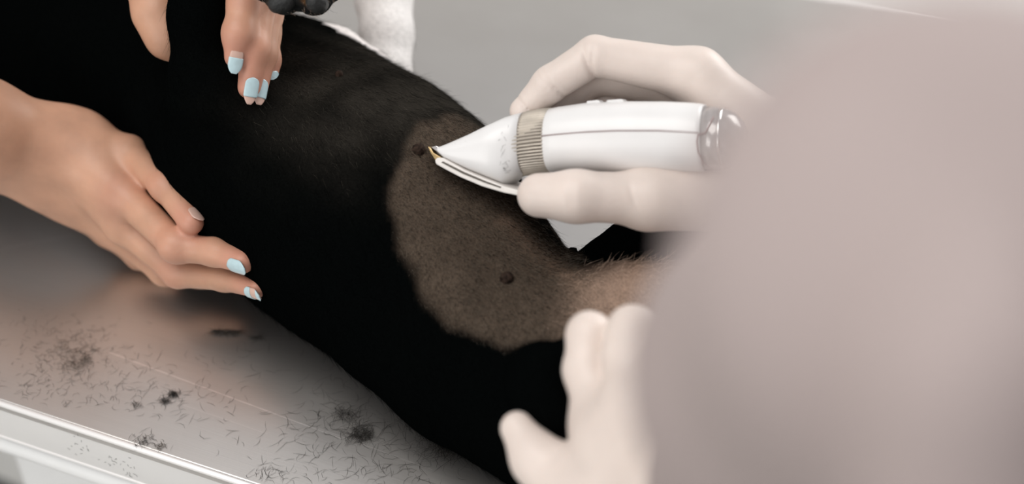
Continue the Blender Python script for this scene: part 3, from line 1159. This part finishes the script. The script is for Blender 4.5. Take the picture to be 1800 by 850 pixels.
def surf_line(pts_px, r, name, m, lift=0.0, parent=clip):
    """Thin bead laid on the camera-facing side of the housing."""
    out = []
    for (px, py) in pts_px:
        d = cdep(px)
        yt = np.interp(px, [970, 1030, 1100, 1170, 1220, 1262], [190.5, 181, 178, 178.5, 180.5, 188])
        yb = np.interp(px, [970, 1030, 1100, 1170, 1220, 1262], [303, 305.5, 306, 305, 302.5, 297])
        hh = (yb - yt) / 2
        q = max(-.98, min(.98, ((yt + yb) / 2 - py) / hh))
        x = (1 - abs(q) ** 2.25) ** (1 / 2.25)
        c = P(px, (yt + yb) / 2, d)
        out.append(c + cfront * (hh * d / FPX * x + lift) + cupv * (hh * q * d / FPX))
    return obj(name, tube(out, r, 6), m, parent)


surf_line([(969, 238.5), (1000, 235.5), (1050, 231.5), (1100, 229.5), (1170, 229.5), (1238, 233)], .00032, 'seam', M['seam'], lift=0.00035)
surf_line([(1254, 297), (1243, 285), (1237, 265), (1236, 248), (1238, 236), (1250, 233), (1258, 216), (1262, 205)], .00042, 'seam', M['seam'], lift=0.00035)
obj('end_cap', loft([(1237, 185.5, 299.5), (1262, 187.5, 298), (1282, 192, 294.5), (1296, 201, 287), (1306, 213, 277), (1312, 228, 262), (1314, 240, 250)], ex=2.1), M['cap'], clip)
obj('cap_ring', loft([(1268, 187.6, 297.8), (1270, 187.0, 298.6), (1274, 188.4, 297.4)], ex=2.1), M['chrome'], clip)
for (x0, x1) in ((1034, 1061), (1069, 1102)):
    yy = [np.interp(x, [1030, 1100], [181, 178]) for x in (x0, x1)]
    obj('button', extrude([(x0, yy[0] + 2), (x0 + 1, yy[0] - 3), (x1 - 6, yy[1] - 4), (x1, yy[1] + 2)], .005, .0006), M['white_plastic'], clip)


# ---------------------------------------------------------------- the vet
def glove_field(palm, fings, kf=.0012, kp=.010, folds=()):
    def f(Q):
        d = palm(Q)
        g = fings[0](Q)
        for x in fings[1:]:
            g = smin(g, x(Q), kf)
        d = smin(d, g, kp)
        for c, n_, wd, dep in folds:
            t = np.abs((Q - np.asarray(c, np.float32)) @ np.asarray(n_, np.float32))
            rr_ = np.linalg.norm(Q - np.asarray(c, np.float32), axis=1)
            d = d + dep * np.exp(-(t / wd) ** 2) * np.exp(-(rr_ / .011) ** 2)
        return d
    gs = [palm] + list(fings)
    f.lo = np.min([g.lo for g in gs], axis=0)
    f.hi = np.max([g.hi for g in gs], axis=0)
    return f


dc = cdep(1000)
# right hand round the clipper
c_idx = [P(1226, 132, dc + .004), P(1046, 98, dc + .006), P(967, 148, dc + .008), P(920, 195, dc + .010)]
c_mid = [P(1215, 150, dc + .022), P(1050, 128, dc + .028), P(985, 175, dc + .032), P(955, 230, dc + .030)]
c_rng = [P(1220, 175, dc + .036), P(1085, 165, dc + .042), P(1030, 215, dc + .042), P(1010, 265, dc + .036)]
c_pin = [P(1235, 205, dc + .044), P(1130, 215, dc + .046), P(1090, 255, dc + .044), P(1075, 290, dc + .036)]
c_thb = [P(1290, 335, dc - .002), P(1140, 349, dc - .020), P(1012, 345, dc - .030), P(948, 343, dc - .024)]
c_wr = P(1365, 275, dc + .0)
c_wr2 = P(1345, 330, dc + .008)
palm_c = union([cone(c_wr, c_idx[0], .024, .0140), cone(c_wr, c_mid[0], .024, .0165), cone(c_wr2, c_rng[0], .022, .016), cone(c_wr2, c_pin[0], .022, .015),
                cone(c_wr2, c_thb[1], .022, .0165), chain([c_wr, P(1450, 285, dc)], [.026, .030], .01)], .012)
fing_c = [chain(c_idx, [.0150, .0117, .0107, .0082], .003), chain(c_mid, [.016, .0122, .0105, .009], .004), chain(c_rng, [.0155, .0118, .010, .0085], .004),
          chain(c_pin, [.014, .010, .009, .0075], .004), chain(c_thb, [.022, .0150, .0142, .0126], .006)]
bend_n = unit(c_idx[1] - c_idx[0] + 0.0)
glove_c = glove_field(palm_c, fing_c, folds=[
    (P(1034, 118, dc - .004), unit(caxis * .97 + cupv * .25), .0013, .0020), (P(1040, 112, dc - .005), unit(caxis * .97 - cupv * .1), .0010, .0010),
    (P(978, 158, dc + .000), unit(caxis * .79 + cupv * .61), .0013, .0019), (P(958, 150, dc - .002), unit(caxis * .79 + cupv * .61), .0010, .0008),
    (P(922, 186, dc + .003), unit(caxis * .70 + cupv * .70), .0010, .0014),
    (P(1000, 345, dc - .044), caxis, .0009, .0006), (P(1008, 345, dc - .044), caxis, .0009, .0006), (P(1112, 352, dc - .040), unit(caxis + cupv * .3), .0012, .0007)])
# left hand round the dog's bent hind leg
h_pin = [P(1085, 895, .672), P(1005, 872, .682), P(944, 806, .692), P(909, 752, .700)]
h_rng = [P(1105, 790, .672), P(1058, 735, .690), P(1031, 650, .700), P(1036, 588, .705), P(1085, 600, .735)]
h_mid = [P(1150, 790, .662), P(1122, 700, .675), P(1106, 625, .685), P(1112, 582, .690), P(1140, 600, .72)]
h_idx = [P(1200, 800, .652), P(1180, 710, .662), P(1165, 640, .670), P(1180, 600, .68), P(1200, 625, .71)]
h_thb = [P(1260, 850, .63), P(1250, 770, .655), P(1230, 720, .68)]
h_wr = P(1290, 900, .60)
palm_h = union([cone(h_wr, h_pin[0], .024, .020), cone(h_wr, h_rng[0], .024, .020), cone(h_wr, h_mid[0], .024, .019), cone(h_wr, h_idx[0], .024, .017),
                cone(h_wr, h_thb[0], .022, .017), cone(h_rng[0], h_pin[0], .018, .018)], .02)
fing_h = [chain(h_pin, [.020, .0165, .0122, .0084], .006), chain(h_rng, [.019, .0138, .0108, .0106, .009], .006), chain(h_mid, [.018, .0135, .0125, .0118, .009], .006),
          chain(h_idx, [.0165, .013, .012, .0108, .009], .006), chain(h_thb, [.017, .013, .010], .006)]
glove_h = glove_field(palm_h, fing_h, kf=.0018, kp=.02)

V_HIP = np.array([0.50, 0.02, 0.95])
V_CH = np.array([0.46, 0.06, 1.25])
V_NK = np.array([0.44, 0.12, 1.46])
V_HD = np.array([0.43, 0.20, 1.575])
V_SH_L = np.array([0.27, 0.05, 1.41])
V_SH_R = np.array([0.62, 0.14, 1.40])
V_ELB_L = P(1680, 465, .235)
V_ELB_R = np.array([0.50, 0.47, 1.13])
vf = unit([-0.25, 0.85, -0.5])
hfV, sV, uV, fV = head_field(V_HD, vf, V_NK)
vbody = union([hfV, chain([V_NK, V_CH + [0, .02, 0], V_HIP + [0, .02, 0]], [.050, .075, .08], .03), cone(V_SH_L, V_SH_R, .035, .035),
               chain([V_SH_L, V_ELB_L, h_wr], [.035, .026, .020], .02), chain([V_SH_R, V_ELB_R, P(1400, 283, dc)], [.04, .034, .022], .02)], .03)
vet = thing('person', 'person in blurred pale pink scrubs and latex gloves clipping the dog at the right', 'person', (V_HIP[0], V_HIP[1], 0))
obj('body', sdf_mesh(vbody, .007), M['skin'], vet)
obj('glove', relax(sdf_mesh(glove_c, .0012), 2), M['glove'], vet, label='white latex glove gripping the clipper')
obj('glove', relax(sdf_mesh(glove_h, .0016), 2), M['glove'], vet, label='white latex glove round the bent hind leg')
# loose sleeve of the near arm, its folds, and the torso
sleeve_l = chain([V_SH_L + [.02, 0, -.01], V_ELB_L, P(1450, 660, .36), P(1320, 850, .54)], [.062, .0385, .0425, .0395], .03)
sleeve_r = chain([V_SH_R, V_ELB_R, P(1480, 285, dc)], [.060, .048, .038], .03)
wid = np.array([.085, .012, 0])
torso_v = union([chain([V_NK - [0, .01, .06] - wid * .4, V_CH - wid, V_HIP - wid + [0, 0, .02], V_HIP - wid - [0, 0, .16]], [.06, .115, .120, .128], .05),
                 chain([V_NK - [0, .01, .06] + wid * .4, V_CH + wid, V_HIP + wid + [0, 0, .02], V_HIP + wid - [0, 0, .16]], [.06, .115, .120, .128], .05),
                 cone(V_SH_L, V_SH_R, .058, .058), chain([V_NK - [0, .005, .05], V_CH, V_HIP], [.062, .12, .12], .05)], .05)
fold = chain([P(1730, 450, .186), P(1710, 640, .180), P(1690, 900, .188)], [.005, .0125, .0150], .01)


def scrub_f(Q):
    d = smin(smin(torso_v(Q), sleeve_l(Q), .03), sleeve_r(Q), .03)
    d = smin(d, fold(Q), .008)
    return d


gs_ = [torso_v, sleeve_l, sleeve_r, fold]
scrub_f.lo = np.min([g.lo for g in gs_], axis=0)
scrub_f.hi = np.max([g.hi for g in gs_], axis=0)
obj('scrub_top', sdf_mesh(scrub_f, .006), M['scrub'], vet)
vfl = np.array([0.40, 0.06, 0.045])
vfr = np.array([0.62, 0.05, 0.045])
trv = union([chain([V_HIP - [.09, 0, 0], (V_HIP + vfl) / 2 + [-.05, 0.03, 0], vfl + [0, -.04, .06]], [.13, .09, .065], .04),
             chain([V_HIP + [.09, 0, 0], (V_HIP + vfr) / 2 + [.05, 0.03, 0], vfr + [0, -.04, .06]], [.13, .09, .065], .04)], .05)
obj('trousers', sdf_mesh(trv, .009), M['trouser'], vet)
for ft in (vfl, vfr):
    sh = union([cone(ft + [0, -.09, .005], ft + [0, .09, -.008], .042, .036), cone(ft + [0, -.07, .02], ft + [0, -.06, .07], .042, .045)], .03)

    def shf(Q, sh=sh):
        return np.maximum(sh(Q), 0.001 - Q[:, 2])
    shf.lo, shf.hi = sh.lo, sh.hi
    obj('shoe', sdf_mesh(shf, .005), M['white_paint'], vet)
head_details(vet, V_HD, sV, uV, fV, M['hair_brown'], 'hair', .05)


# ---------------------------------------------------------------- cut hair on the table
def strands(specs):
    """Thin bent triangular prisms lying on the steel. specs: (centre, angle, length, curve, lift, radius)"""
    V, F = [], []
    for (c, a, l, cv, lf, r) in specs:
        o = len(V)
        n = 4
        for i in range(n):
            t = i / (n - 1) - 0.5
            ang = a + cv * t
            p = c + np.array([math.cos(ang) * l * t, math.sin(ang) * l * t, r * 1.05 + lf * (0.25 - t * t) * 4 * l])
            nrm = np.array([-math.sin(ang), math.cos(ang), 0])
            rr_ = r * (1 - 0.8 * abs(2 * t) ** 2)
            V += [p + nrm * rr_, p - nrm * rr_, p + np.array([0, 0, rr_ * 1.2])]
        for i in range(n - 1):
            for k in range(3):
                k2 = (k + 1) % 3
                F.append((o + i * 3 + k, o + i * 3 + k2, o + (i + 1) * 3 + k2, o + (i + 1) * 3 + k))
    return np.array(V), np.array(F)


def on_table(px, py):
    return Z(px, py, 0.0004)


loose = []
clusters = [(120, 620, 80, 42, 150, .0065), (70, 680, 70, 30, 60, .007), (200, 690, 90, 40, 80, .0065), (330, 715, 90, 45, 60, .008),
            (300, 640, 110, 40, 22, .009), (440, 640, 70, 60, 22, .010), (600, 725, 100, 45, 85, .011), (690, 770, 90, 40, 75, .012),
            (560, 790, 120, 38, 55, .009), (480, 830, 40, 14, 40, .007), (780, 790, 60, 28, 70, .013), (120, 585, 90, 20, 40, .006),
            (260, 770, 40, 14, 22, .006), (650, 830, 120, 16, 60, .009), (90, 560, 120, 25, 22, .006), (590, 650, 70, 40, 18, .012)]
for (x, y, sx, sy, n, ln) in clusters:
    for _ in range(n):
        px, py = x + rng.normal(0, sx * .6), y + rng.normal(0, sy * .6)
        c = on_table(px, py)
        if (c - E0) @ EP < 0.004:
            continue
        loose.append((c, rng.uniform(-0.9, 2.2), ln * rng.uniform(.5, 1.4), rng.normal(0, .9), 0.0, rng.uniform(.00005, .00011)))
hv, hf_ = strands(loose)
av, af = [], []
for _ in range(46):
    px, py = ((135, 785), (200, 812), (228, 836))[rng.integers(3)] + rng.normal(0, 9, 2)
    rr_ = ray(px, py)
    t = ((E0 - CAM) @ EP) / (rr_ @ EP)
    c = CAM + rr_ * t + EP * 0.0008
    if not TABLE_Z - 0.036 < c[2] < TABLE_Z - 0.008:
        continue
    dr = unit(ES * rng.normal() + np.array([0, 0, 1.0]) * rng.normal())
    sd = np.cross(dr, EP) * 0.00009
    o_ = len(av)
    for q in (-.5, .5):
        b_ = c + dr * q * rng.uniform(.0008, .003)
        av += [b_ + sd, b_ - sd, b_ - EP * .00012]
    af += [(o_ + k, o_ + (k + 1) % 3, o_ + 3 + (k + 1) % 3, o_ + 3 + k) for k in range(3)]
o = obj('cut_hair', join_meshes([(hv, hf_), (np.array(av), np.array(af))]), M['clip_hair'])
tag(o, 'loose short dark hairs scattered over the steel table top', 'cut hair', kind='stuff')
TUFT = [(133, 640, .0125, 95, 'clip_hair2', .0075, 'largest brownish tuft of cut hair at the left of the table'),
        (106, 612, .009, 30, 'clip_hair2', .0065, 'small brownish tuft of cut hair just above the largest tuft'),
        (147, 618, .009, 38, 'clip_hair2', .0060, 'wispy brown tuft of cut hair right above the largest tuft'),
        (305, 693, .0036, 70, 'clip_hair', .0055, 'dense round black tuft of cut hair beside the long scratch'),
        (290, 705, .0036, 38, 'clip_hair', .0065, 'spiky black tuft of cut hair next to the round tuft'),
        (237, 711, .003, 14, 'clip_hair', .007, 'tiny black curl of cut hair left of the spiky tuft'),
        (245, 777, .0065, 40, 'clip_hair', .0055, 'flat dark tuft of cut hair at the table edge'),
        (280, 785, .0045, 26, 'clip_hair2', .0055, 'thin brown tuft of cut hair at the table edge, right one'),
        (634, 763, .0085, 130, 'clip_hair', .013, 'long black tuft of cut hair crossing the scratch near the dog'),
        (607, 728, .009, 60, 'clip_hair', .012, 'loose black tuft of cut hair between scratch and dog'),
        (785, 790, .012, 110, 'clip_hair', .014, 'black heap of cut hair under the dog beside the gloved hand'),
        (735, 745, .010, 60, 'clip_hair', .013, 'dark wisp of cut hair lying in the shade of the dog'),
        (383, 584, .0055, 60, 'clip_hair', .010, 'flat smear of cut hair below the resting fingers, left one'),
        (410, 585, .0055, 60, 'clip_hair', .010, 'flat smear of cut hair below the resting fingers, middle one'),
        (450, 594, .006, 34, 'clip_hair', .009, 'flat smear of cut hair below the resting fingers, right one')]
for (x, y, sp_, n, mm, ln, lab) in TUFT:
    c0 = on_table(x, y)
    specs = []
    for _ in range(n):
        off = np.array([rng.normal(0, sp_ * .5), rng.normal(0, sp_ * (.16 if 'smear' in lab else .4)), abs(rng.normal(0, sp_ * .10))])
        ang = rng.normal(0, .35) if 'smear' in lab else rng.uniform(0, math.pi)
        specs.append((c0 + off, ang, ln * rng.uniform(.5, 1.2), rng.normal(0, 1.0), rng.uniform(0, .18), rng.uniform(.00007, .00015)))
    o = obj('hair_tuft', strands(specs), M[mm], base=c0)
    tag(o, lab, 'hair tuft', 'tufts of cut hair on the table')
# a few clipped hairs stuck to the clipper head
specs = []
for _ in range(110):
    x = 800 + 115 * rng.random() ** 1.1
    yt = np.interp(x, [786, 912], [262, 206])
    yb = np.interp(x, [786, 912], [272, 314])
    q = rng.uniform(-.85, .85)
    y = (yt + yb) / 2 - q * (yb - yt) / 2
    hw = np.interp(x, [786, 912], [.0185, .0225])
    p = P(x, (yt + yb) / 2, cdep(x)) + cfront * hw * (1 - abs(q) ** 2.9) ** (1 / 2.9) + cupv * q * (yb - yt) / 2 * cdep(x) / FPX
    a = rng.uniform(0, math.pi)
    dr = unit(caxis * math.cos(a) + cupv * math.sin(a) * .9)
    l = rng.uniform(.0012, .0036)
    specs.append([p + cfront * .00015 + dr * l * t for t in (-.5, 0, .5)])
bmv, bmf = [], []
for s in specs:
    o_ = len(bmv)
    dirv = unit(s[2] - s[0])
    sd_ = unit(np.cross(dirv, cfront))
    for p in s:
        bmv += [p + sd_ * .00007, p - sd_ * .00007, p + cfront * .0001]
    for i in range(2):
        for k in range(3):
            k2 = (k + 1) % 3
            bmf.append((o_ + i * 3 + k, o_ + i * 3 + k2, o_ + (i + 1) * 3 + k2, o_ + (i + 1) * 3 + k))
o = obj('stuck_hair', (np.array(bmv), np.array(bmf)), M['clip_hair2'], clip)
o['kind'] = 'stuff'

for o in SC.objects:
    if '_base' in o:
        del o['_base']
